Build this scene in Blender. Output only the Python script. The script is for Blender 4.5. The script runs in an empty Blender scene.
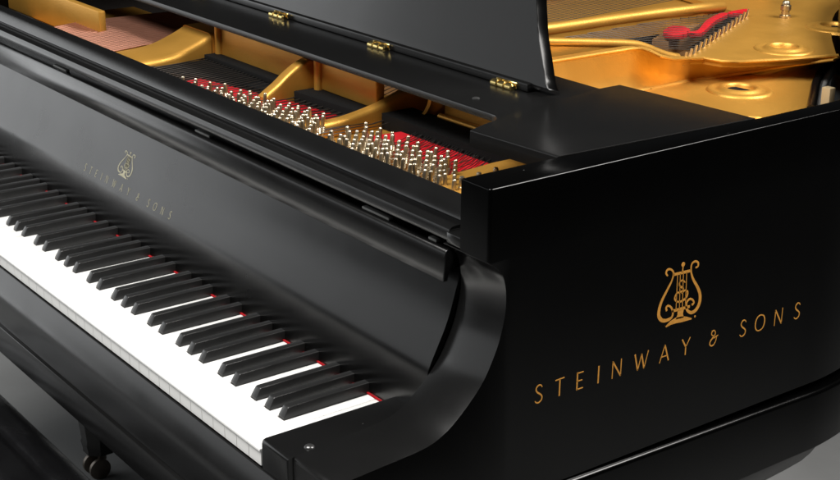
import bpy, bmesh, math, random
from mathutils import Vector, Matrix
random.seed(7)
S = 0.001                      # all coordinates below are millimetres
scene = bpy.context.scene
col = scene.collection
R = math.radians

# ------------------------------------------------------------------ camera
CAM = Vector((1064.158, -611.844, 655.604))
YAW, PITCH, ROLL, FPX = -0.925792, -0.348167, 0.0095, 1436.68
FW = Vector((math.sin(YAW)*math.cos(PITCH), math.cos(YAW)*math.cos(PITCH), math.sin(PITCH)))
_r = Vector((math.cos(YAW), -math.sin(YAW), 0)); _u = _r.cross(FW)
RT = math.cos(ROLL)*_r + math.sin(ROLL)*_u
UP = -math.sin(ROLL)*_r + math.cos(ROLL)*_u
cd = bpy.data.cameras.new('camera'); cam = bpy.data.objects.new('camera', cd); col.objects.link(cam)
cd.sensor_width = 36; cd.lens = 36*FPX/840; cd.clip_start = 0.01; cd.clip_end = 200
m = Matrix((RT, UP, -FW)).transposed().to_4x4(); m.translation = CAM*S
cam.matrix_world = m
scene.camera = cam

# ------------------------------------------------------------------ world, lamps, exposure
w = bpy.data.worlds.new('World'); scene.world = w; w.use_nodes = True
bgn = w.node_tree.nodes['Background']
bgn.inputs['Color'].default_value = (0.9, 0.95, 1.0, 1); bgn.inputs['Strength'].default_value = 0.012
scene.view_settings.view_transform = 'Standard'
scene.view_settings.look = 'None'
scene.view_settings.exposure = 0.0
scene.view_settings.gamma = 1.0

def area(name, loc, target, sx, sy, power, color=(1, 1, 1), spread=180):
    l = bpy.data.lights.new(name, 'AREA'); l.shape = 'RECTANGLE'
    l.size = sx*S; l.size_y = sy*S; l.energy = power; l.color = color; l.spread = R(spread)
    o = bpy.data.objects.new(name, l); col.objects.link(o)
    o.location = Vector(loc)*S
    d = Vector(target)-Vector(loc)
    o.rotation_euler = d.to_track_quat('-Z', 'Y').to_euler()
    return o
area('lamp_above_keys', (-200, -800, 2150), (-500, 100, 0), 1300, 1100, 98, (1, .98, .95))
area('lamp_above_right', (1050, 1700, 2000), (0, 300, 100), 1300, 1200, 40, (1, .97, .93), 95)
area('softbox_front', (-2300, -2900, 1150), (-400, 150, 150), 3200, 1700, 14, (.97, .99, 1))
area('softbox_left', (-3810, -1080, 420), (-600, 150, 420), 1900, 2250, 25, (.97, .99, 1))

# ------------------------------------------------------------------ helpers
def P(u, v, z):
    """point of the horizontal plane z that was measured at photo pixel (u, v)"""
    d = FW*FPX + RT*(u-420) - UP*(v-240)
    t = (z-CAM.z)/d.z
    return CAM + d*t
def PX(u, v, x):
    d = FW*FPX + RT*(u-420) - UP*(v-240)
    return CAM + d*((x-CAM.x)/d.x)
def PY(u, v, y):
    d = FW*FPX + RT*(u-420) - UP*(v-240)
    return CAM + d*((y-CAM.y)/d.y)

class MB:
    def __init__(s): s.bm = bmesh.new()
    def face(s, pts):
        vs = [s.bm.verts.new(Vector(p)*S) for p in pts]
        return s.bm.faces.new(vs)
    def hull(s, rings, close=True, caps=True):
        """loft of equal-length rings of points"""
        rv = [[s.bm.verts.new(Vector(p)*S) for p in r] for r in rings]
        n = len(rv[0]); k = n if close else n-1
        for a, b in zip(rv, rv[1:]):
            for i in range(k):
                j = (i+1) % n
                try: s.bm.faces.new((a[i], a[j], b[j], b[i]))
                except ValueError: pass
        if caps and close:
            s.bm.faces.new(list(reversed(rv[0]))); s.bm.faces.new(rv[-1])
        return s
    def box(s, x0, x1, y0, y1, z0, z1):
        return s.hull([[(x0, y0, z), (x1, y0, z), (x1, y1, z), (x0, y1, z)] for z in (z0, z1)])
    def prism_x(s, prof, x0, x1):
        return s.hull([[(x, y, z) for y, z in prof] for x in (x0, x1)])
    def prism_z(s, poly, z0, z1):
        return s.hull([[(x, y, z) for x, y in poly] for z in (z0, z1)])
    def tube(s, pts, r, n=8, caps=True):
        pts = [Vector(p) for p in pts]; rings = []
        for i, p in enumerate(pts):
            d = (pts[min(i+1, len(pts)-1)]-pts[max(i-1, 0)]).normalized()
            a = d.cross(Vector((0, 0, 1)))
            if a.length < 1e-3: a = d.cross(Vector((0, 1, 0)))
            a.normalize(); b = a.cross(d)
            rr = r[i] if isinstance(r, (list, tuple)) else r
            rings.append([p+(a*math.cos(t)+b*math.sin(t))*rr for t in [2*math.pi*k/n for k in range(n)]])
        return s.hull(rings, caps=caps)
    def lathe(s, c, prof, n=24, caps=True):
        """prof: (radius, height) about the vertical through c"""
        c = Vector(c)
        rings = [[c+Vector((r*math.cos(t), r*math.sin(t), h)) for t in [2*math.pi*k/n for k in range(n)]] for r, h in prof]
        return s.hull(rings, caps=caps)
    def bevel(s, width, seg=2, angle=30, cond=None):
        s.bm.normal_update()
        es = []
        for e in s.bm.edges:
            if len(e.link_faces) == 2 and e.calc_face_angle(0) > R(angle):
                if cond is None or cond(e.verts[0].co/S, e.verts[1].co/S): es.append(e)
        if es:
            bmesh.ops.bevel(s.bm, geom=es, offset=width*S, segments=seg, profile=.5, affect='EDGES', clamp_overlap=True)
        return s
    def build(s, name, mat, parent=None, sharp=40):
        bmesh.ops.recalc_face_normals(s.bm, faces=s.bm.faces[:])
        me = bpy.data.meshes.new(name); s.bm.to_mesh(me); s.bm.free()
        me.materials.append(mat)
        me.shade_smooth(); me.set_sharp_from_angle(angle=R(sharp))
        o = bpy.data.objects.new(name, me); col.objects.link(o)
        if parent is not None:
            o.parent = parent
            o.matrix_parent_inverse = Matrix.Translation(-wloc(parent))
        return o
def wloc(o):
    v = Vector((0, 0, 0))
    while o is not None:
        v += o.location
        if o.parent is not None: v += o.matrix_parent_inverse.translation
        o = o.parent
    return v
def clone(o, loc, parent):
    c = o.copy(); col.objects.link(c); c.parent = parent; c.location = Vector(loc)*S
    return c
def thing(name, loc, label, cat):
    o = bpy.data.objects.new(name, None); col.objects.link(o); o.location = Vector(loc)*S
    o.empty_display_size = .1
    o['label'] = label; o['category'] = cat
    return o
def catmull(pts, sub=6, closed=False):
    pts = [Vector(p) for p in pts]; out = []
    n = len(pts)
    for i in range(n if closed else n-1):
        if closed: p0, p1, p2, p3 = pts[(i-1) % n], pts[i], pts[(i+1) % n], pts[(i+2) % n]
        else: p0, p1, p2, p3 = pts[max(i-1, 0)], pts[i], pts[i+1], pts[min(i+2, n-1)]
        for k in range(sub):
            t = k/sub
            out.append(.5*((2*p1)+(-p0+p2)*t+(2*p0-5*p1+4*p2-p3)*t*t+(-p0+3*p1-3*p2+p3)*t**3))
    if not closed: out.append(pts[-1])
    return out

# ------------------------------------------------------------------ materials
def mat(name, base, rough=.5, metal=0., spec=.5, noise=None, bump=None, rvar=None, coat=0):
    """noise=(scale, amount) colour variation; bump=(scale, strength, stretch); rvar=(scale, amount)"""
    m = bpy.data.materials.new(name); m.use_nodes = True
    nt = m.node_tree; b = nt.nodes['Principled BSDF']
    b.inputs['Base Color'].default_value = (*base, 1); b.inputs['Roughness'].default_value = rough
    b.inputs['Metallic'].default_value = metal; b.inputs['Specular IOR Level'].default_value = spec
    if coat: b.inputs['Coat Weight'].default_value = coat; b.inputs['Coat Roughness'].default_value = .08
    tc = nt.nodes.new('ShaderNodeTexCoord')
    def tex(scale, detail=4, stretch=(1, 1, 1)):
        mp = nt.nodes.new('ShaderNodeMapping'); mp.inputs['Scale'].default_value = stretch
        nt.links.new(tc.outputs['Object'], mp.inputs['Vector'])
        t = nt.nodes.new('ShaderNodeTexNoise'); t.inputs['Scale'].default_value = scale; t.inputs['Detail'].default_value = detail
        nt.links.new(mp.outputs['Vector'], t.inputs['Vector']); return t
    if noise:
        t = tex(noise[0]); mx = nt.nodes.new('ShaderNodeMix'); mx.data_type = 'RGBA'
        lo = [c*(1-noise[1]) for c in base]; hi = [min(1, c*(1+noise[1])) for c in base]
        mx.inputs['A'].default_value = (*lo, 1); mx.inputs['B'].default_value = (*hi, 1)
        nt.links.new(t.outputs['Fac'], mx.inputs['Factor']); nt.links.new(mx.outputs['Result'], b.inputs['Base Color'])
    if rvar:
        t = tex(rvar[0], 6); mr = nt.nodes.new('ShaderNodeMapRange')
        mr.inputs['From Min'].default_value = .3; mr.inputs['From Max'].default_value = .7
        mr.inputs['To Min'].default_value = rough-rvar[1]; mr.inputs['To Max'].default_value = rough+rvar[1]
        nt.links.new(t.outputs['Fac'], mr.inputs['Value']); nt.links.new(mr.outputs['Result'], b.inputs['Roughness'])
    if bump:
        t = tex(bump[0], 5, bump[2] if len(bump) > 2 else (1, 1, 1)); bp = nt.nodes.new('ShaderNodeBump')
        bp.inputs['Strength'].default_value = bump[1]; bp.inputs['Distance'].default_value = .001
        nt.links.new(t.outputs['Fac'], bp.inputs['Height']); nt.links.new(bp.outputs['Normal'], b.inputs['Normal'])
    return m
def ebony(name, rough, dust=True, base=.005, spec=.5):
    m = mat(name, (base,)*3, rough, 0, spec, rvar=(14, .03))
    if dust:   # fine settled specks on the lacquer
        nt = m.node_tree; b = nt.nodes['Principled BSDF']
        tc = nt.nodes.new('ShaderNodeTexCoord')
        v = nt.nodes.new('ShaderNodeTexVoronoi'); v.inputs['Scale'].default_value = 85
        nt.links.new(tc.outputs['Object'], v.inputs['Vector'])
        sep = nt.nodes.new('ShaderNodeSeparateColor'); nt.links.new(v.outputs['Color'], sep.inputs['Color'])
        gt = nt.nodes.new('ShaderNodeMath'); gt.operation = 'GREATER_THAN'; gt.inputs[1].default_value = .965
        nt.links.new(sep.outputs['Red'], gt.inputs[0])
        lt = nt.nodes.new('ShaderNodeMath'); lt.operation = 'LESS_THAN'; lt.inputs[1].default_value = .055
        nt.links.new(v.outputs['Distance'], lt.inputs[0])
        mu = nt.nodes.new('ShaderNodeMath'); mu.operation = 'MULTIPLY'
        nt.links.new(gt.outputs[0], mu.inputs[0]); nt.links.new(lt.outputs[0], mu.inputs[1])
        mx = nt.nodes.new('ShaderNodeMix'); mx.data_type = 'RGBA'
        mx.inputs['A'].default_value = (base, base, base, 1); mx.inputs['B'].default_value = (.07, .07, .07, 1)
        nt.links.new(mu.outputs[0], mx.inputs['Factor']); nt.links.new(mx.outputs['Result'], b.inputs['Base Color'])
    return m
M = dict(
    ebony=ebony('satin_ebony', .23),
    ebony_shaded=ebony('shaded_ebony', .17, True, .0006, .2),  # same lacquer, darkened and less specular: shade of the flank put into the colour
    board=ebony('satin_ebony_fallboard', .25, False, .0012),
    gold=mat('gold_plate', (.58, .30, .052), .44, .64, .5, noise=(5, .07), bump=(420, .22), rvar=(20, .05)),
    brass=mat('brass', (.86, .66, .26), .24, 1, bump=(120, .1), rvar=(40, .06)),
    steel=mat('nickel_steel', (.54, .47, .35), .34, 1, rvar=(60, .08)),
    wire=mat('steel_wire', (.62, .6, .58), .3, 1),
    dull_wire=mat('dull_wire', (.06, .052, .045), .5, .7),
    copper=mat('copper_wire', (.36, .17, .115), .45, .8, noise=(40, .2)),
    white=mat('white_key_plastic', (.88, .88, .86), .22, 0, .5, rvar=(20, .05)),
    key_front=mat('white_key_front', (.80, .80, .76), .35),
    black=mat('ebony_key', (.017, .017, .017), .32, 0, .5, bump=(90, .05, (12, 1, 12)), rvar=(60, .05)),
    red=mat('red_felt', (.44, .010, .016), .95, 0, .1, noise=(120, .25), bump=(900, .6)),
    dark_red=mat('dull_red_felt', (.30, .008, .012), .95, 0, .1, noise=(120, .25), bump=(900, .6)),
    black_felt=mat('black_felt', (.006, .006, .006), .95, 0, .1, bump=(700, .5)),
    letter=mat('gold_leaf', (.60, .275, .045), .42, .3, .5, noise=(160, .3), rvar=(200, .12)),
    pale_letter=mat('worn_gold_leaf', (.30, .28, .19), .5, .2, .5, noise=(160, .3)),
    rubber=mat('grey_rubber', (.22, .22, .21), .6),
    wood=mat('pale_wood', (.42, .32, .18), .55, noise=(30, .2)),
    spruce=mat('spruce_soundboard', (.22, .11, .04), .5, noise=(12, .3)),
    leather=mat('black_leather', (.005, .005, .0055), .22, 0, .5, bump=(220, .25), rvar=(25, .08)),
    dark_brass=mat('tarnished_caster', (.14, .12, .10), .45, .6, noise=(30, .3)),
    floor=mat('grey_concrete', (.27, .275, .275), .62, 0, .3, noise=(3.5, .28), bump=(60, .25), rvar=(8, .1)),
    screw=mat('dark_screw', (.10, .10, .10), .3, .8),
)

# ------------------------------------------------------------------ floor
FL = -730
fb = MB(); N = 12
fb.face([(-7000, -6000, FL), (6000, -6000, FL), (6000, 8000, FL), (-7000, 8000, FL)])
fo = fb.build('floor', M['floor']); fo['kind'] = 'structure'

# ------------------------------------------------------------------ the piano
XC = -611.0                        # middle of the keyboard
XR, XL = 122.0, 2*XC-122.0         # outer faces of the case
ZT = 259.2                         # top of the rim
piano = thing('grand_piano', (XC, 400, FL), 'satin black concert grand piano with a gold iron frame, open fallboard and white keys', 'piano')

# case outline (outer edge), right cheek to left cheek
def outline(off, y0, rc):
    """outer path moved inwards by off; starts at y0 on both cheeks"""
    ctl = [(122, 640), (121, 700), (108, 765), (70, 828), (12, 893), (-60, 975), (-145, 1079), (-273, 1223), (-395, 1400), (-470, 1620), (-560, 1860), (-760, 2030), (-980, 2060), (-1190, 1980), (-1310, 1780), (-1344, 1500)]
    c = [Vector((x, y, 0)) for x, y in ctl]
    path = [Vector((XR, y0, 0)), Vector((XR, 400, 0))] + catmull(c, 5) + [Vector((XL, 400, 0)), Vector((XL, y0, 0))]
    out = []
    for i, p in enumerate(path):
        d = (path[min(i+1, len(path)-1)]-path[max(i-1, 0)]).normalized()
        nrm = Vector((-d.y, d.x, 0))
        out.append(p+nrm*off)
    return out
def rim_ring(y0, wid, rc):
    o = outline(0, y0, 0); i = outline(27, y0, 0)
    for k in (0, -1): i[k].x += (-1 if k == 0 else 1)*(wid-27)
    i[1] = Vector((i[0].x, 294, 0)); i[-2] = Vector((i[-1].x, 294, 0))       # the cheek thins out towards the back
    i.insert(2, Vector((XR-27, 562, 0))); i.insert(-2, Vector((XL+27, 562, 0)))
    pts = []
    if rc:
        for k in range(11):
            a = -math.pi/2+math.pi/2*k/10
            pts.append((XR-rc+rc*math.cos(a), y0+rc+rc*math.sin(a)))
        pts += [(p.x, p.y) for p in o[1:-1]]
        for k in range(11):
            a = math.pi+math.pi/2*k/10
            pts.append((XL+rc+rc*math.cos(a), y0+rc+rc*math.sin(a)))
    else:
        pts += [(p.x, p.y) for p in o]
    pts += [(p.x, p.y) for p in reversed(i)]
    return pts
b = MB()
b.prism_z(rim_ring(175.5, 42, 3.5), 188, ZT)
b.bevel(1.6, 3, 60, lambda p, q: p.z > ZT-1 and q.z > ZT-1)
b.prism_z(rim_ring(206, 42, 0), -70, 188)
rim = b.build('rim', M['ebony_shaded'], piano)
# lower moulding that stands proud under the case side
b = MB()
def z_low(y): return -71.5-.0253*(y-291)
rings = []
outer = outline(0, -2, 0)
for i, p in enumerate(outer):
    d = (outer[min(i+1, len(outer)-1)]-outer[max(i-1, 0)]).normalized(); n_ = Vector((-d.y, d.x, 0))
    zz = z_low(min(p.y, 760))
    rings.append([p-n_*(-20)+Vector((0, 0, zz))]+[p-n_*(5.5*math.sin(a))+Vector((0, 0, zz-5.5+5.5*math.cos(a))) for a in [math.pi/2*k/5 for k in range(6)]]+[p-n_*5.5+Vector((0, 0, -157)), p-n_*(-20)+Vector((0, 0, -157))])
b.hull(rings)
b.build('lower_rim', M['ebony_shaded'], piano)

# arms (cheeks): profile in (y, z)
curve = [(27, 15.2), (54, 17.0), (80, 18.6), (97, 19.8), (115, 23.2), (132, 31.2), (146, 42), (162, 57), (174, 71.5), (183, 87.6), (190, 103.3), (194.3, 117.5), (197.3, 132), (198.2, 147), (196.4, 162.4), (192.5, 173), (186, 181), (179.5, 185.6), (176.2, 187.4)]
cv = [(p.x, p.y) for p in catmull([Vector((a, c, 0)) for a, c in curve], 3)]
prof = [(4, -70), (4, 9.5), (4.6, 12), (6.5, 13.6), (9, 14.2)] + cv + [(176, 188), (206, 188), (206, -70)]
for nm, x0, x1 in (('arm', 54, XR), ('arm', XL, 2*XC-54)):
    b = MB().prism_x(prof, x0, x1)
    edge = x1 if x1 == XR else x0
    b.bevel(2.2, 3, 60, lambda p, q: abs(p.x-q.x) < 1 and p.z > 8 and q.z > 8 and p.z < 187.3 and p.y < 205 and q.y < 205)
    o = b.build(nm, M['ebony'], piano, 30)
    o.data.materials.append(M['ebony_shaded'])      # flank gets the darkened ebony of the case, its shade set in the colour
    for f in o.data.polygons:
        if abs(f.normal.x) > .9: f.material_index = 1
# stepped block between the cheek post and the stretcher
for sgn in (1, -1):
    xs = (58, 79.8) if sgn > 0 else (2*XC-79.8, 2*XC-58)
    b = MB().box(*xs, 176, 206, 189.5, 200.5).bevel(1.6, 2)
    b.build('cheek_block', M['ebony'], piano)

# key blocks
for sgn in (1, -1):
    xs = (1.2, 53.6) if sgn > 0 else (2*XC-53.6, 2*XC-1.2)
    b = MB().box(*xs, -0.6, 185, -87, 13.2)
    b.bevel(5.5, 4, 60, lambda p, q: (p.y < 0 and q.y < 0) or (p.z > 13 and q.z > 13 and (p.x+q.x)/2 < (20 if sgn > 0 else 2*XC-40)))
    kb = b.build('key_block', M['ebony'], piano)
    c = Vector((46, 27, 13.2)) if sgn > 0 else Vector((2*XC-46, 27, 13.2))
    s = MB().lathe(c, [(5.2, -.5), (5.2, .8), (4.3, 2.0), (2.4, 2.9), (.6, 3.1)], 20)
    s.build('screw', M['screw'], kb)

# keyslip and keybed
b = MB().prism_x([(-0.8, -18.3), (-1.8, -18.5), (-2.6, -19.3), (-12.0, -39), (-14.6, -46), (-15.6, -54), (-15.8, -64), (-15.8, -87), (-0.8, -87)], 2*XC-53.4, 53.4)
b.build('keyslip', M['ebony'], piano, 50)
b = MB().box(XL+6, XR-6, -20, 760, -127, -87.5).bevel(1.6, 2, 60)
b.build('keybed', M['ebony'], piano)

# ------------------------------------------------------------------ keys
PW = 23.5
WH = 'CDEFGAB'
def black_center(oct0, name):
    off = {'C#': 1.5*14.1, 'D#': 3.5*14.1, 'F#': 70.5+1.5*13.4286, 'G#': 70.5+3.5*13.4286, 'A#': 70.5+5.5*13.4286}
    return oct0+off[name]
blacks = []
for o in range(-8, 1):             # octave starts, top C at x=-23.5
    x0 = -PW-164.5+164.5*(o+0)
    for nme in ('C#', 'D#', 'F#', 'G#', 'A#'):
        c = black_center(x0, nme)
        if c > -52*PW+8: blacks.append(c)
blacks = sorted(set(round(c, 2) for c in blacks))
def white_key(k):
    """k-th white key counted from the treble end"""
    xr, xl = -PW*k-.28, -PW*(k+1)+.28
    tl, tr = xl, xr
    for c in blacks:
        if xl-6.8 < c < (xl+xr)/2: tl = max(tl, c+6.6)
        if (xl+xr)/2 < c < xr+6.8: tr = min(tr, c-6.6)
    out = [(xl, 0), (xr, 0), (xr, 50)]
    if tr < xr: out += [(tr, 50)]
    out += [(tr, 178), (tl, 178)]
    if tl > xl: out += [(tl, 50)]
    out += [(xl, 50)]
    b = MB().prism_z(out, -3.0, 0)
    b.bevel(.7, 2, 60, lambda p, q: p.z > -.1 and q.z > -.1)
    b.hull([[(xl+.15, 1.5, z), (xr-.15, 1.5, z), (xr-.15, 48, z), (xl+.15, 48, z)] for z in (-18.5, -3.0)])
    b.hull([[(tl+.15, 48, z), (tr-.15, 48, z), (tr-.15, 176, z), (tl+.15, 176, z)] for z in (-18.5, -3.0)])
    return b.build('white_key', M['white'], piano)
for k in range(52): white_key(k)
bk = None
for c in reversed(blacks):
    if bk is None:
        b = MB()
        rings = [[(-5.6, 50.5, -3), (5.6, 50.5, -3), (5.6, 178, -3), (-5.6, 178, -3)],
                 [(-5.4, 50.8, 2), (5.4, 50.8, 2), (5.4, 178, 2), (-5.4, 178, 2)],
                 [(-4.7, 56.2, 10.9), (4.7, 56.2, 10.9), (4.7, 178, 10.9), (-4.7, 178, 10.9)],
                 [(-4.3, 58.0, 11.8), (4.3, 58.0, 11.8), (4.3, 178, 11.8), (-4.3, 178, 11.8)]]
        b.hull(rings); b.bevel(1.1, 2, 25, lambda p, q: p.z > -2 or q.z > -2)
        bk = b.build('black_key', M['black'], piano)
        bk.location = (c*S, 0, 0)
    else:
        n = bk.copy(); col.objects.link(n); n.parent = piano
        n.matrix_parent_inverse = bk.matrix_parent_inverse.copy(); n.location = (c*S, 0, 0)
# felt strip under the fallboard
MB().box(2*XC-1, 1, 150.4, 153.2, .3, 1.9).bevel(.5, 2).build('name_board_felt', M['dark_red'], piano)

# ------------------------------------------------------------------ fallboard
# rounded bottom edge, then a face that leans back a little more towards the top
FPTS = [(2.8, 153.4), (16, 154.8), (30, 156.2), (54, 159.6), (61, 161.6), (68, 164.8), (76, 168.9), (86, 174.0), (99, 180.4), (115, 186.6), (134, 192.4), (150, 197.0), (190, 208)]
FCUR = [(p.x, p.y) for p in catmull([Vector((a, c, 0)) for a, c in FPTS], 8)]
def FBY(z):
    for (z0, y0), (z1, y1) in zip(FCUR, FCUR[1:]):
        if z <= z1: return y0+(y1-y0)*(z-z0)/(z1-z0)
    return y1
def F(x, z, h=0):
    sl = (FBY(z+4)-FBY(z-4))/8; n_ = Vector((0, -1, sl)).normalized()
    return Vector((x, FBY(z), z))+n_*h
fx0, fx1 = 2*XC-53, 53
b = MB()
zs = [2.8+k*3.3 for k in range(53)]
prof_f = [(z, 0) for z in zs]+[(z, -17) for z in reversed(zs)]
b.hull([[Vector((x, FBY(t)-h, t)) for t, h in prof_f] for x in (fx0, fx1)])
fall = b.build('fallboard', M['board'], piano, 25)
b = MB()
lip = [(145.0, 15.5), (146.2, 16.6), (173, 16.6), (176.2, 15.4), (177.6, 12.6), (177.6, -4), (172, -4), (172, .4), (156, .4), (156, 8.5), (150, 10.5), (145.0, 10.5)]
lx0, lx1 = 2*XC-49, 49
b.hull([[Vector((x, FBY(150)-h+(t-149)*.08, t)) for t, h in lip] for x in (lx0, lx1)])
b.bevel(.8, 2, 50)
b.build('lip_moulding', M['ebony'], fall, 50)
for xa, xb in ((-887, -842), (-460, -424), (-100, -52), (14, 27)):
    b = MB().box(xa, xb, 188, 194, 177.6, 180.6).bevel(.9, 2)
    b.build('bumper', M['rubber'], fall)

# ------------------------------------------------------------------ stretcher behind the fallboard
sp = [(179.6, 190.5), (178.8, 193), (178.8, 198.5), (180, 201.6), (183, 203.6), (187, 204.2), (197, 204.4), (197, 206), (194, 207), (193.2, 208.6), (194, 210.6), (203, 219.4), (207, 222.2), (212, 223.6), (215.6, 223.2), (217.8, 221), (218.6, 217), (218.6, 150), (214, 150), (214, 190.5)]
MB().prism_x(sp, 2*XC-57.8, 57.8).build('stretcher', M['ebony'], piano, 28)

# ------------------------------------------------------------------ iron plate
plate = MB()
# floor of the tuning-pin field and webs behind it
plate.box(-1200, 70, 222, 470, 179, 185)
# front lip of the plate
iron = plate.build('iron_plate', M['gold'], piano)
def sub(b, name, m='gold', sharp=40): return b.build(name, M[m], iron, sharp)
# struts of the pin field: wall along y with curved top
def strut(xa, xb, prof_top, zb, rnd=3.0):
    pts = catmull([Vector((0, y, z)) for y, z in prof_top], 5)
    rings = []
    for p in pts:
        r = min(rnd, (xb-xa)/2.2)
        sec = [(xa, zb)] + [(xa+r-r*math.cos(a), p.z-r+r*math.sin(a)) for a in [math.pi/2*k/3 for k in range(4)]]
        sec += [(xb-r+r*math.sin(a), p.z-r+r*math.cos(a)) for a in [math.pi/2*k/3 for k in range(4)]] + [(xb, zb)]
        rings.append([(x, p.y, z) for x, z in sec])
    b = MB().hull(rings)
    return sub(b, 'strut', sharp=50)
strut(-816, -729, [(225, 204), (254, 205.5), (285, 207), (312, 211), (344, 222), (362, 230), (372, 232), (470, 232)], 186, 9)
strut(-496, -476, [(298, 200), (305, 205.3), (320, 214.6), (335, 225.7), (351, 235.4), (363, 240), (375, 241.5), (470, 242)], 183, 5)
for x in (-723, -463):
    b = MB().tube([(x, 371, 190), (x, 371, 246)], 6, 14); sub(b, 'fillet')
strut(-336, -318, [(225, 204), (252, 205), (290, 204.5), (323, 206.5), (367, 214.5), (397, 224), (412, 227), (470, 228)], 186, 6)
# raised treble flange
b = MB().prism_z([(-30, 228), (79, 228), (79, 470), (-81, 470), (-81, 345), (-72, 272)], 186, 205).bevel(3, 3, 60); sub(b, 'flange')
# cross walls behind each bay
b = MB().box(-1300, -936, 286, 298, 186, 239).bevel(3, 2); sub(b, 'cross_wall')
b = MB().box(-476, -336, 372, 386, 204, 246).bevel(3, 2); sub(b, 'cross_wall')
b = MB().box(-729, -496, 372, 386, 189, 246).bevel(3, 2); sub(b, 'cross_wall')
b = MB().box(-318, -262, 440, 452, 190, 246).bevel(3, 2); sub(b, 'cross_wall')
b = MB().box(-262, 60, 420, 432, 194, 246).bevel(3, 2); sub(b, 'cross_wall')
st = [PY(432, 98, 405), PY(430, 106, 405), PY(427, 112, 405), PY(421, 119, 405)]
b = MB()
b.hull([[(p.x, p.y, p.z), (p.x-6, p.y, p.z), (p.x-6, 438, p.z), (p.x, 438, p.z)] for p in reversed(st)]); sub(b, 'cross_wall')
b = MB().tube([(-262, 414, 206), (-60, 419, 206)], 4, 10); sub(b, 'pressure_bar')
# felt: red strips behind the pins, black strips under the strings
def strip(name, pts, z0, z1, m):
    MB().prism_z(pts, z0, z1).bevel(.8, 2).build(name, M[m], piano)
strip('string_felt', [(-640, 224), (-560, 238), (-340, 280), (-338, 346), (-460, 332), (-640, 296)], 185, 193.5, 'red')
strip('string_felt', [(-275, 316), (-215, 305), (-84, 314), (-84, 366), (-270, 362)], 185, 193.5, 'red')
strip('damper_felt', [(-730, 246), (-690, 262), (-640, 304), (-498, 336), (-498, 372), (-730, 372)], 185, 196, 'black_felt')
strip('damper_felt', [(-730, 350), (-498, 350), (-498, 371.5), (-730, 371.5)], 196.2, 203.5, 'black_felt')
strip('damper_felt', [(-474, 340), (-337, 350), (-337, 376), (-474, 376)], 185, 204, 'black_felt')
strip('damper_felt', [(-317, 367), (-82, 370), (-82, 418), (-317, 414)], 185, 205, 'black_felt')
strip('damper_felt', [(-958, 360), (-817, 360), (-817, 398), (-958, 398)], 188, 200, 'black_felt')

# tuning pins
def pin_mesh():
    b = MB()
    b.lathe((0, 0, 0), [(2.5, 0), (2.5, 12)], 14)
    # coil of wire
    pts = [(3.1*math.cos(t), 3.1*math.sin(t), 12+t/(2*math.pi)*1.7) for t in [2*math.pi*k/14 for k in range(14*4)]]
    b.tube(pts, .85, 6)
    b.lathe((0, 0, 0), [(2.45, 12), (2.45, 21)], 14, False)
    rings = []
    for r, h, sq in ((2.45, 21, 0), (2.35, 23, .5), (2.15, 30, 1), (1.9, 31.2, 1), (1.1, 31.9, 1)):
        ring = []
        for k in range(16):
            a = 2*math.pi*k/16; cs, sn = math.cos(a), math.sin(a)
            rs = min(1.22, 1/max(abs(cs), abs(sn)))
            rr = r*((1-sq)+sq*rs*.92)
            ring.append((rr*cs, rr*sn, h))
        rings.append(ring)
    b.hull(rings)
    return b
pin0 = None; npin = 0; pins = []; rest = []
s1 = [(181, 77.6), (196, 79.5), (211.4, 82.4), (226.7, 84.3), (239, 90), (251.4, 90.4), (262.9, 94.2), (275.2, 97.6), (287.6, 101.8), (299.6, 105.2), (311.4, 107.7), (322, 112)]
s2 = [(333, 130), (349, 126.5), (365, 123), (378.5, 127), (392, 131.5), (405.5, 137), (420, 141.5), (433.5, 147), (447, 151), (461.5, 155.5)]
for row, (seq, dx, dy, nrs) in enumerate(((s1, 11.5, -9.8, (2, 3, 4, 4, 5, 5, 5, 6, 6, 6, 5, 4)), (s2, 13.5, -11.0, (3, 4, 6, 6, 6, 6, 6, 6, 6, 5)))):
    for i, (u, v) in enumerate(seq):
        p = P(u, v, 216)
        for k in range(nrs[i]):
            if p.y+dy*k < 228: continue
            pins.append((p.x+dx*k+random.uniform(-.4, .4), p.y+dy*k+random.uniform(-.4, .4), row))
pins = pins[:100]
for (x, y, row) in pins:
    if pin0 is None:
        pin0 = pin_mesh().build('tuning_pin', M['steel'], piano); o = pin0
    else:
        o = pin0.copy(); col.objects.link(o); o.parent = piano; o.matrix_parent_inverse = pin0.matrix_parent_inverse.copy()
    o.location = Vector((x, y, 185+random.uniform(-1.2, .8)))*S
    o.rotation_euler = (R(random.uniform(-1.2, 1.2)-5), R(random.uniform(-1.2, 1.2)), random.uniform(0, 6.28))
# the front rows between those columns: too many to part, one mesh of pins
fill = []
for seq, dx, dy in ((s1, 11.5, -9.8), (s2, 13.5, -11.0)):
    for a, c in zip(seq, seq[1:]):
        p = P((a[0]+c[0])/2, (a[1]+c[1])/2, 216)
        for k in (1.5, 2.5, 3.5, 4.5, 5.5):
            if p.y+dy*k > 228: fill.append((p.x+dx*k, p.y+dy*k))
bm = bmesh.new()
for x, y in fill:
    n0 = len(bm.verts); bm.from_mesh(pin0.data); bm.verts.ensure_lookup_table()
    mt = Matrix.Translation(Vector((x, y, 184.5))*S) @ Matrix.Rotation(R(-5), 4, 'X') @ Matrix.Rotation(random.uniform(0, 6.28), 4, 'Z')
    for v in bm.verts[n0:]: v.co = mt @ v.co
me = bpy.data.meshes.new('tuning_pin'); bm.to_mesh(me); bm.free(); me.materials.append(M['steel']); me.shade_smooth(); me.set_sharp_from_angle(angle=R(40))
o = bpy.data.objects.new('tuning_pin', me); col.objects.link(o); o.parent = piano
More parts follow.
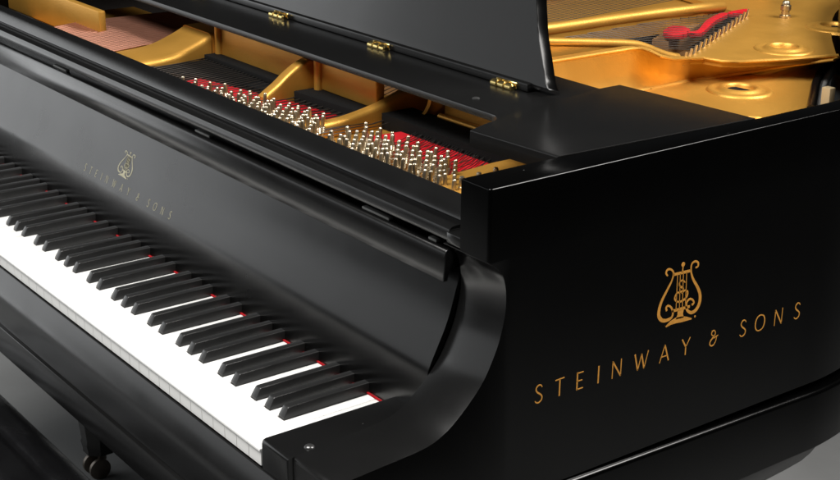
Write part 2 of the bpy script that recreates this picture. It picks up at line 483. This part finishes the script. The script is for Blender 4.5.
o.matrix_parent_inverse = Matrix.Translation(-wloc(piano)); o['kind'] = 'stuff'
# short screws on the treble flange
for u, v in ((463, 180), (480, 176), (497, 171)):
    p = P(u-1, v-3.5, 219)
    b = MB().lathe((p.x, p.y, 205), [(4, 0), (4, 3), (2.9, 3.5), (2.9, 12), (2.2, 14), (.4, 14.4)], 14)
    sub(b, 'plate_screw', 'steel')

# hitch pins and strings of the treble section
H0, H1 = P(684, 56, 213), P(746, 13, 213)
NH = 15
for i in range(NH):
    t = i/(NH-1)
    p = H0.lerp(H1, t)
    b = MB().tube([(p.x, p.y, 200), (p.x+2.5, p.y+3, 219)], [2.6, 2.0], 8)
    b.build('hitch_pin', M['steel'], piano)
ends = sorted([q for q in pins if q[2] == 1 and q[0] > -215], key=lambda q: -q[0])
for i, (x, y, _) in enumerate(ends):
    MB().tube([(x+3.4, y, 199), (x-14, y+46, 195.5), (x-70, 424, 197), (x-120, 600, 199)], .5, 6).build('string', M['wire'], piano)
ends1 = sorted([q for q in pins if q[2] == 0], key=lambda q: -q[0])
for i, (x, y, _) in enumerate(ends1):
    if i % 2:
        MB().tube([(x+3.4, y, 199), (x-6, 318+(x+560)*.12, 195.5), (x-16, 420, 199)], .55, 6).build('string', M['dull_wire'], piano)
        continue
    t = .16+.84*i/(len(ends1)-1)
    h = H0.lerp(H1, t); h.x -= 4
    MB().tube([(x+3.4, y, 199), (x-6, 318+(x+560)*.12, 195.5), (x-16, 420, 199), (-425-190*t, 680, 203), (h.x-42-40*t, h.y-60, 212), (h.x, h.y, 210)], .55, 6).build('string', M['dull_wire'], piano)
for i in range(20):
    x = -735+i*9.2
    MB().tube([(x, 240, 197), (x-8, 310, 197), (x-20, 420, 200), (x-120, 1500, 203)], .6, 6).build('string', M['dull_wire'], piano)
for i in range(22):
    x = -1020+i*9.6
    MB().tube([(x+2, 240, 204), (x-2, 300, 207), (x+3, 420, 207), (x+60, 1500, 207)], 2.1, 8).build('bass_string', M['copper'], piano)

# plate behind the music desk, treble side
ZU, ZLO = 208.0, 172.0
Tl = [(545, 62.5), (560, 60), (600, 53.5), (632, 48.6), (642, 48.4), (650, 51), (660, 56), (672, 59), (690, 58.6), (704, 58.2), (722, 61.2), (740, 61.8), (786, 59.5), (832, 56), (838, 55.6)]
Bl = [(545, 112), (560, 109), (600, 100), (632, 92.5), (642, 90.3), (650, 88.3), (660, 86), (672, 83.4), (690, 80.5), (704, 78.2), (722, 75.6), (740, 72.8), (786, 65.2), (832, 59), (838, 56.6)]
def zb(u): return ZLO+max(0, min(1, (u-700)/130))*(ZU-3-ZLO)
def zt(u): return ZU+26*max(0, min(1, (690-u)/45))
T3 = [P(u, v, zt(u)) for u, v in Tl]; B3 = [P(u, v, zb(u)) for u, v in Bl]
b = MB()
rings = []
for t, q in zip(T3, B3):
    mid = t.lerp(q, .5)
    sec = [t+Vector((-22, 5, -1.2)), t+Vector((-5, 2, -.6)), t+Vector((-1.5, 0, .4)), t+Vector((1.2, -1, -.6)), t+(q-t)*.10+Vector((0, 0, -.8)), t+(q-t)*.5+Vector((0, 0, -1.5)), t+(q-t)*.9+Vector((0, 0, -1.2)), q+Vector((4, -3, .4))]
    rings.append(sec)
b.hull(rings, close=False, caps=False)
sub(b, 'strut', sharp=60)
b = MB().tube(T3, 2.6, 8); sub(b, 'edge_bead')
b = MB().tube([q+Vector((3, -2, -.5)) for q in B3[5:]], 2.2, 8); sub(b, 'edge_bead')
# lower web (to the rim) and upper web (hitch-pin field)
E3 = [P(u, v, ZLO) for u, v in ((811, 108), (813, 96), (816, 82), (821, 71), (828, 62), (840, 51), (856, 41))]
near = [Vector((70, y, ZLO)) for y in (470, 500, 540, 580, 620, 650, 680)]+[Vector((55, 740, ZLO)), Vector((20, 800, ZLO)), E3[0], E3[1], E3[2], E3[3], E3[4], E3[5]]
b = MB(); rings = []
for q, e in zip(B3, near):
    rings.append([q.lerp(e, k/6)+Vector((0, 0, -.0)) for k in range(7)]+[e+Vector((0, 0, -9))])
b.hull(rings, close=False, caps=False); sub(b, 'web', sharp=50)
b = MB().tube([p+Vector((4, -4, -1)) for p in catmull(E3, 4)], 7, 10); sub(b, 'edge_bead', 'ebony')
b = MB().tube([p+Vector((22, -16, -8)) for p in catmull(E3, 4)], 6, 10); sub(b, 'edge_bead', 'rubber')
up = [(p.x-3, p.y+1) for p in T3[8:]] + [(p.x, p.y) for p in outline(36, 300, 0) if 1150 < p.y < 1760 and p.x > -700] + [(-700, 1750), (-700, 1260), (H1.x-6, H1.y+10), (H1.x+5, H1.y-5), (H0.x+5, H0.y-6)]
b = MB(); b.prism_z(up, ZU-9, ZU-1.2); sub(b, 'web')
# rosettes cast in the webs
def rosette(c, r):
    b = MB()
    pr = [(r*1.04, -3), (r*1.0, -.4), (r*.97, 1.4), (r*.92, 2.3), (r*.85, 2.0), (r*.78, .8), (r*.72, .6), (r*.66, 2.2), (r*.61, 4.4), (r*.55, 5.4), (r*.49, 5.0), (r*.45, 3.0), (r*.43, -1.0)]
    n = 40; c = Vector(c)
    rings = [[c+Vector((q*math.cos(a), q*math.sin(a), h)) for a in [2*math.pi*k/n for k in range(n)]] for q, h in pr]
    b.hull(rings, caps=False)
    o = sub(b, 'rosette')
    MB().lathe(c+Vector((0, 0, -1)), [(r*.44, -2), (r*.44, .6)], 32).build('hole', M['black_felt'], o)
p = P(740, 89.5, ZLO+2); rosette((p.x, p.y, ZLO+1.2), 46)
p = P(784, 48.5, ZU); rosette((p.x, p.y, ZU-1), 44)
p = P(834, 27, ZU); rosette((p.x, p.y, ZU-1), 44)
p = P(742, 118, ZLO); rosette((p.x+30, p.y-10, ZLO), 40)
# plate bolt with its tall nut
p = P(785, 17, ZU)
b = MB().lathe((p.x, p.y, ZU-1), [(9, 0), (9, 4), (6.5, 5), (6.5, 12), (8.5, 13), (8.5, 20), (6, 21), (6, 25), (4.5, 27), (1, 27.5)], 18)
sub(b, 'plate_bolt', 'steel')
# treble bars
def bar(pts, r, flat=1.0):
    b = MB().tube(catmull(pts, 5), r, 14); return sub(b, 'bar', sharp=70)
bp = [PX(540, 38, -352), PX(560, 38.3, -352), PX(600, 39.2, -352), PX(632, 40.6, -352), PX(645, 43.2, -352), PX(658, 48.5, -352), PX(668, 52, -352), PX(679, 54, -352)]
bar([(p.x, p.y-3, p.z-5) for p in bp], 6.5)
b = MB()   # web of that bar
b.hull([[(p.x-4, p.y, p.z-5), (p.x+4, p.y, p.z-5), (p.x+4, p.y, min(p.z-8, 196)), (p.x-4, p.y, min(p.z-8, 196))] for p in bp])
sub(b, 'strut')
b1 = [P(535, 30.5, 222), P(560, 27.5, 222), P(640, 16, 222), P(700, 8.6, 222), P(722, 7, 216)]
bar(b1, 9)
b = MB()
b.hull([[(p.x-5, p.y, p.z-4), (p.x+5, p.y, p.z-4), (p.x+5, p.y, 190), (p.x-5, p.y, 190)] for p in b1]); sub(b, 'strut')
# far wall of the plate behind the bars
fw = [P(520, 24, 205), P(640, 9, 205), P(760, 9, 203), P(835, 2, 203)]
b = MB().prism_z([(-590, 700), (-580, 1260), (-520, 1330), (-700, 1750), (-1150, 1750), (-900, 700)], 186, 197); sub(b, 'web')
b = MB()
b.box(-1140, -600, 1395, 1420, 190, 300).bevel(5, 3); sub(b, 'cross_wall')
# red felt woven among the tails
def blob(pxs, z, h):
    pts = catmull([P(u, v, z) for u, v in pxs], 4, True)
    MB().prism_z([(p.x, p.y) for p in pts], z-4, z+h).bevel(.8, 2, 60).build('string_felt', M['red'], piano)
blob([(663, 33), (670, 28), (680, 27.5), (690, 31), (686, 35.5), (676, 37), (667, 36)], 208, 3)
blob([(686, 33), (697, 32), (706, 22), (716, 16.5), (722, 14.5), (728, 15.5), (716, 22), (706, 31), (702, 34), (692, 35)], 208, 3)
blob([(727, 14), (738, 11.5), (747, 10.5), (745, 12.5), (733, 15)], 208, 3)
# bridge under the tails
q0, q1 = P(652, 38, 200), P(700, 12, 200)
b = MB().prism_z([(q0.x, q0.y), (q0.x+30, q0.y+6), (q1.x+30, q1.y+6), (q1.x, q1.y)], 170, 199).bevel(2, 2)
b.build('bridge', M['spruce'], piano)
# soundboard, filling the case below the plate
sb = [(p.x, p.y) for p in outline(43, 385, 0)]
MB().prism_z(sb, 118, 126).build('soundboard', M['spruce'], piano)
# wooden block by the rim
p = P(828, 96, 190)
MB().box(p.x-7, p.x+7, p.y-6, p.y+6, 150, 202).bevel(1.5, 2).build('wood_block', M['wood'], piano)

# ------------------------------------------------------------------ music desk
def corner(cx, cy, r, a0, a1, n=6):
    return [(cx+r*math.cos(a0+(a1-a0)*k/n), cy+r*math.sin(a0+(a1-a0)*k/n)) for k in range(n+1)]
inner_r = corner(-80, 318, 25, 0, math.pi/2)           # concave corner beside the right rail
poly = [(-43, 284), (79.7, 294), (94.7, 562), (-96, 548), (-96, 516), (2*XC+96, 516), (2*XC+96, 548), (2*XC-94.7, 562), (2*XC-79.7, 294), (2*XC+43, 284)]
poly += [(2*XC+55, 318)] + [(2*XC-x, y) for x, y in inner_r] + [(x, y) for x, y in reversed(inner_r)]
b = MB().prism_z(poly, 251.4, 259.9)
b.bevel(1.8, 3, 60, lambda p, q: p.z > 259.8 and q.z > 259.8 and not (p.x > 79 and q.x > 79))
for f in (lambda x: x, lambda x: 2*XC-x):      # deeper rails at both ends
    b.prism_z([(f(x), y) for x, y in ((-43, 284), (79.7, 294), (94.7, 562), (-70, 549), (-55, 318))], 242, 251.4)
shelf = b.build('desk_shelf', M['ebony'], piano)
DL = .27; DY, DZ = 440.0, 268.0
dd = Vector((0, DL, 1)).normalized(); dn = Vector((0, -1, DL)).normalized()
def D(x, t, h=0): return Vector((x, DY, DZ))+dd*t+dn*h
right = [(-98, 0), (-106, 8), (-113, 19.5), (-121, 33), (-129, 46), (-137, 60), (-145, 78), (-151, 92), (-156, 108), (-160, 130), (-163, 170), (-165, 230), (-175, 255), (-200, 270)]
rpts = [(p.x, p.y) for p in catmull([Vector((x, t, 0)) for x, t in right], 3)]
pl = rpts + [(2*XC-x, t) for x, t in reversed(rpts)]
b = MB()
b.hull([[D(x, t, h) for x, t in pl] for h in (0, -17)])
b.bevel(2.0, 3, 60, lambda p, q: True)
desk = b.build('music_desk', M['ebony'], piano, 30)
desk.data.materials.append(M['ebony_shaded'])  # end faces take the shade-darkened ebony, which holds down their highlight
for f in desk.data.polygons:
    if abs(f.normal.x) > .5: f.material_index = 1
# bottom rail of the desk
b = MB().box(2*XC+126, -126, 433, 455, 260.4, 270).bevel(1.5, 2); b.build('bottom_rail', M['ebony'], desk)
for u, v in ((278, 16), (378, 47), (503, 86), (196, -9)):
    hx, hy = PY(u, v, 427.0).x, 427.0
    b = MB()
    b.tube([(hx-18, hy, 262.6), (hx+18, hy, 262.6)], 3.4, 12)
    for k in range(3):
        b.tube([(hx-18+k*12.6, hy, 262.6), (hx-8.2+k*12.6, hy, 262.6)], 4.8, 12)
    b.box(hx-18, hx+18, hy+4.6, hy+6.4, 261, 268)
    b.bevel(.4, 1, 60)
    h = b.build('hinge', M['brass'], desk)
# small stud on the shelf
p = P(476, 96, 263)
MB().lathe((p.x, p.y, 259.9), [(4.4, 0), (4.4, .8), (3, 1.6), (.5, 2.0)], 16).build('stud', M['screw'], shelf)

# ------------------------------------------------------------------ legs
def leg(cx, cy, top=-126):
    b = MB()
    pr = [(62, top), (62, -200), (58, -212), (46, -226), (48, -250), (60, -290), (58, -330), (38, -600), (32, -655), (34, -662), (31, -676), (31, -684)]
    rings = []
    for h, z in reversed(pr):
        ring = []
        for k in range(8):
            a = math.pi/8+math.pi/4*k; ring.append((cx+h*math.cos(a)*1.05, cy+h*math.sin(a)*1.05, z))
        rings.append(ring)
    b.hull(rings)
    o = b.build('leg', M['ebony'], piano, 30)
    cst = MB()
    cst.lathe((cx, cy, 0), [(24, -684), (24, -688), (11, -690), (11, -706)], 16)
    cst.bevel(.5, 1)
    for s_ in (-15, 15):
        c0 = Vector((cx+s_+9, cy-16, -709)); c1 = Vector((cx+s_+21, cy-16, -709))
        cst.tube([c0, c0.lerp(c1, .2), c0.lerp(c1, .8), c1], [17, 21, 21, 17], 22)
    cst.build('caster', M['dark_brass'], o)
leg(-1292, 388); leg(60, 420); leg(-800, 1900, 118)
# scrolled bracket joining the right leg to the case
pr = [(360, -156.5), (700, -156.5), (694, -160), (683, -167), (668, -172), (640, -175), (600, -177.5), (540, -183), (490, -200), (460, -230), (445, -280), (360, -280)]
MB().prism_x(pr, 30, 124).bevel(2, 2, 60).build('leg_bracket', M['ebony'], piano)
MB().prism_x(pr, 2*XC-124, 2*XC-30).bevel(2, 2, 60).build('leg_bracket', M['ebony'], piano)

# ------------------------------------------------------------------ lettering
def stroke(b, pts, wid, T, smooth=True, taper=None):
    """flat ribbon of gold leaf; pts in (s, t); T maps (s, t, height) to space"""
    v = [Vector((x, y, 0)) for x, y in pts]
    if smooth and len(v) > 2: v = catmull(v, 5)
    n = len(v); L_, R_ = [], []
    for i, p in enumerate(v):
        d = v[min(i+1, n-1)]-v[max(i-1, 0)]
        d.normalize(); nn = Vector((-d.y, d.x, 0))
        w_ = wid
        if isinstance(wid, (list, tuple)):
            f = i/(n-1)*(len(wid)-1); k = min(int(f), len(wid)-2); w_ = wid[k]+(wid[k+1]-wid[k])*(f-k)
        L_.append(p+nn*w_/2); R_.append(p-nn*w_/2)
    rings = [[T(l.x, l.y, .25), T(r.x, r.y, .25), T(r.x, r.y, -.15), T(l.x, l.y, -.15)] for l, r in zip(L_, R_)]
    b.hull(rings)
tk, tn = .092, .06
GL = {
 'S': [([(.40, .83), (.33, .95), (.20, .99), (.07, .90), (.04, .76), (.13, .60), (.28, .47), (.40, .32), (.38, .12), (.24, .01), (.09, .03), (.0, .14)], [.05, tk*.8, tk*.8, tk, tk*.8, tk*.8, .05], True)],
 'T': [([(.0, .95), (.56, .97)], tn, False), ([(.28, .95), (.28, 0)], [tk*.9, tk*.8, tk], False)],
 'E': [([(.06, 0), (.06, 1)], [tk, tk*.85, tk], False), ([(.05, .96), (.44, .96)], tn, False), ([(.05, .51), (.38, .51)], tn, False), ([(.05, .04), (.45, .04)], tn, False)],
 'I': [([(.06, 0), (.06, 1)], [tk, tk*.85, tk], False)],
 'N': [([(.05, 0), (.05, 1)], tn, False), ([(.05, .98), (.60, .02)], tk, False), ([(.60, 0), (.60, 1)], tn, False)],
 'W': [([(.0, 1), (.24, .0)], tk, False), ([(.24, .0), (.45, .92)], tn, False), ([(.45, .92), (.66, 0)], tk, False), ([(.66, 0), (.90, 1)], tn, False)],
 'A': [([(.0, 0), (.31, 1)], tn, False), ([(.31, 1), (.62, 0)], tk, False), ([(.12, .33), (.50, .33)], tn, False)],
 'Y': [([(.0, 1), (.28, .48)], tk, False), ([(.56, 1), (.28, .48)], tn, False), ([(.28, .50), (.28, 0)], tk*.9, False)],
 'O': [([(.36, .99), (.14, .90), (.02, .66), (.02, .34), (.14, .10), (.36, .01), (.58, .10), (.70, .34), (.70, .66), (.58, .90), (.36, .99)], [tn, tk, tn, tk, tn], True)],
 '&': [([(.50, .50), (.44, .24), (.28, .03), (.08, .08), (.03, .27), (.16, .45), (.31, .58), (.38, .76), (.30, .93), (.17, .93), (.10, .80), (.17, .66), (.32, .60)], [.05, tk*.8, tk, tk*.7, tk*.7, .05], True), ([(.30, .46), (.46, .52), (.60, .56)], .05, False)],
}
WID = {'S': .40, 'T': .56, 'E': .45, 'I': .12, 'N': .65, 'W': .90, 'A': .62, 'Y': .56, 'O': .72, '&': .55}
def letter(b, ch, cx, base, h, T, k=1.0):
    for pts, wd, sm in GL[ch]:
        q = [(cx+(x-WID[ch]/2)*h*(1.12 if ch != 'I' else 1), base+y*h) for x, y in pts]
        ww = [a*h*k for a in wd] if isinstance(wd, (list, tuple)) else wd*h*k
        stroke(b, q, ww, T, sm)
TXT = [('S', 243.5), ('T', 271), ('E', 298), ('I', 323.5), ('N', 349), ('W', 384), ('A', 418), ('Y', 450), ('&', 493), ('S', 540), ('O', 568), ('N', 599), ('S', 631)]
def side(s, t, h): return Vector((XR+h, s, t))
for ch, c in TXT:
    b = MB(); letter(b, ch, c, 27.6-.0175*(c-243), 19.2, side)
    o = b.build('letter', M['letter'], piano); o['label'] = 'bright gold capital letter on the outer side of the case'
LY = dict(
 left=[(414.5,121.9),(411.8,125.3),(413.0,128.5),(417.5,128.6),(421.8,125.3),(422.8,121.0),(420.5,114.2),(415.2,106.2),(408.5,96.2),(405.4,87.7),(405.5,79.5),(410.6,73.6),(417.8,71.8),(424.5,73.2),(426.2,78.0),(423.4,84.5),(418.4,88.0),(415.5,86.4),(416.8,82.6)],
 right=[(455.5,121.7),(459.1,122.7),(458.7,126.8),(454.4,129.1),(449.9,127.8),(448.7,123.9),(449.8,116.7),(453.7,108.8),(460.8,99.0),(465.6,89.7),(466.0,80.1),(461.4,72.9),(454.2,71.6),(447.5,76.3),(445.7,83.8),(449.4,87.6),(454.2,86.5),(457.2,82.2),(454.3,80.1)])
def lyre(T, k=1.0):
    b = MB()
    wa = [1.6, 2.4, 2.2, 2.0, 2.2, 3.2, 4.0, 4.4, 3.6, 2.6, 2.2, 2.2, 2.6]
    wa = [a*k for a in wa]
    stroke(b, LY['left'], wa, T); stroke(b, LY['right'], wa, T)
    stroke(b, [(423, 121.3), (448.4, 120.0)], 3.0*k, T, False)
    stroke(b, [(436.0, 121.0), (436.4, 127)], 1.6*k, T, False)
    def disc(cx, cy, r):
        stroke(b, [(cx-r, cy), (cx-r*.7, cy), (cx, cy), (cx+r*.7, cy), (cx+r, cy)], [r*.5, r*1.55, r*2, r*1.55, r*.5], T, False)
    disc(436.4, 129.6, 2.6)
    for a, c in (((429.1, 120), (430.6, 80)), ((433.1, 120), (435.6, 80)), ((437.6, 120), (440.0, 80)), ((442.6, 120), (444.6, 80))):
        stroke(b, [a, c], .9*k, T, False)
    stroke(b, [(441.5, 108.5), (437.5, 112.0), (433.3, 110.2), (434.1, 106.2), (439.0, 102.4), (437.3, 99.6), (430.0, 98.8), (427.3, 94.0), (431.5, 89.4), (439.5, 88.4), (445.4, 91.6), (446.2, 97.0), (441.8, 99.6), (437.6, 97)], [1.2*k, 2.2*k, 1.8*k, 2.2*k, 1.6*k], T)
    stroke(b, [(424.6, 80.2), (451.4, 79.2)], 3.0*k, T, False)
    stroke(b, [(437.8, 78.5), (437.5, 74), (437.2, 69)], [9.5, 8.0, 12], T, False)
    stroke(b, [(417.0, 64.6), (424.0, 67.2), (432, 68.2), (440, 67.4), (448, 66.0), (455.6, 64.2)], [1.6, 4.4, 6.4, 6.6, 4.4, 1.4], T, False)
    disc(460.6, 65.6, 1.2)
    return b
o = lyre(side).build('lyre_emblem', M['letter'], piano); o['label'] = 'gold lyre emblem on the outer side of the case'
def front(s, t, h): return F(s, t, h)
for ch, c in TXT:
    b = MB(); letter(b, ch, -741+(c-243.5)*(251/(631-243.5)), 61.0, 9.2, front)
    o = b.build('letter', M['pale_letter'], fall); o['label'] = 'faint gold letter on the fallboard'
def front_l(s, t, h): return F(-636+(s-436.5)*.62, 76.5+(t-62)*.47, h)
o = lyre(front_l, .85).build('lyre_emblem', M['pale_letter'], fall); o['label'] = 'faint gold lyre emblem above the lettering on the fallboard'

# ------------------------------------------------------------------ bench
bench = thing('piano_bench', (-610, -180, FL), 'black leather piano bench with a rounded padded seat tucked under the keyboard', 'bench')
bx0, bx1, by0, by1, bz = -990, -236, -345, 34, -222
b = MB(); nx, ny = 150, 76
grid = []
for j in range(ny+1):
    r_ = []
    for i in range(nx+1):
        u, v = i/nx, j/ny
        x, y = bx0+(bx1-bx0)*u, by0+(by1-by0)*v
        e = min(x-bx0, bx1-x, y-by0, by1-y)
        k = max(0, 1-e/62)
        z = bz-48*(1-math.sqrt(max(0, 1-k*k)))-2
        z += 16*math.sin(math.pi*u)*math.sin(math.pi*v)-12
        z -= 5*math.exp(-((e-70)/7)**2)          # stitched seam running round the pad
        z += 1.6*math.sin(u*31+v*7)*math.sin(v*17+u*3)*min(1, e/60)
        r_.append(b.bm.verts.new(Vector((x, y, z))*S))
    grid.append(r_)
for j in range(ny):
    for i in range(nx): b.bm.faces.new((grid[j][i], grid[j][i+1], grid[j+1][i+1], grid[j+1][i]))
bot = []
per = [grid[0][i] for i in range(nx+1)]+[grid[j][nx] for j in range(1, ny+1)]+[grid[ny][i] for i in range(nx-1, -1, -1)]+[grid[j][0] for j in range(ny-1, 0, -1)]
low_ = [b.bm.verts.new((p.co.x, p.co.y, (bz-78)*S)) for p in per]
for i in range(len(per)):
    j = (i+1) % len(per); b.bm.faces.new((per[i], per[j], low_[j], low_[i]))
b.bm.faces.new(low_)
cush = b.build('cushion', M['leather'], bench, 60)
ring = []
for k, (cx, cy) in enumerate(((bx1-30, by1-30), (bx0+30, by1-30), (bx0+30, by0+30), (bx1-30, by0+30))):
    ring += [(cx+30*math.cos(math.pi/2*(k+t/5)), cy+30*math.sin(math.pi/2*(k+t/5)), bz-66) for t in range(6)]
MB().tube(ring+[ring[0]], 5, 8, False).build('piping', M['leather'], cush)
b = MB().box(bx0+14, bx1-14, by0+14, by1-14, bz-150, bz-79).bevel(3, 2); b.build('frame', M['ebony'], bench)
for x in (bx0+50, bx1-50):
    for y in (by0+50, by1-50):
        b = MB().hull([[(x-h, y-h, z), (x+h, y-h, z), (x+h, y+h, z), (x-h, y+h, z)] for h, z in ((18, FL), (26, bz-151))]).bevel(2, 2)
        b.build('leg', M['ebony'], bench)
for s_, x in ((1, bx1-14), (-1, bx0+14)):
    b = MB().tube([(x, -165, bz-115), (x+s_*20, -165, bz-115), (x+s_*22, -165, bz-115), (x+s_*46, -165, bz-115)], [7, 7, 24, 22], 20)
    b.build('knob', M['ebony'], bench)
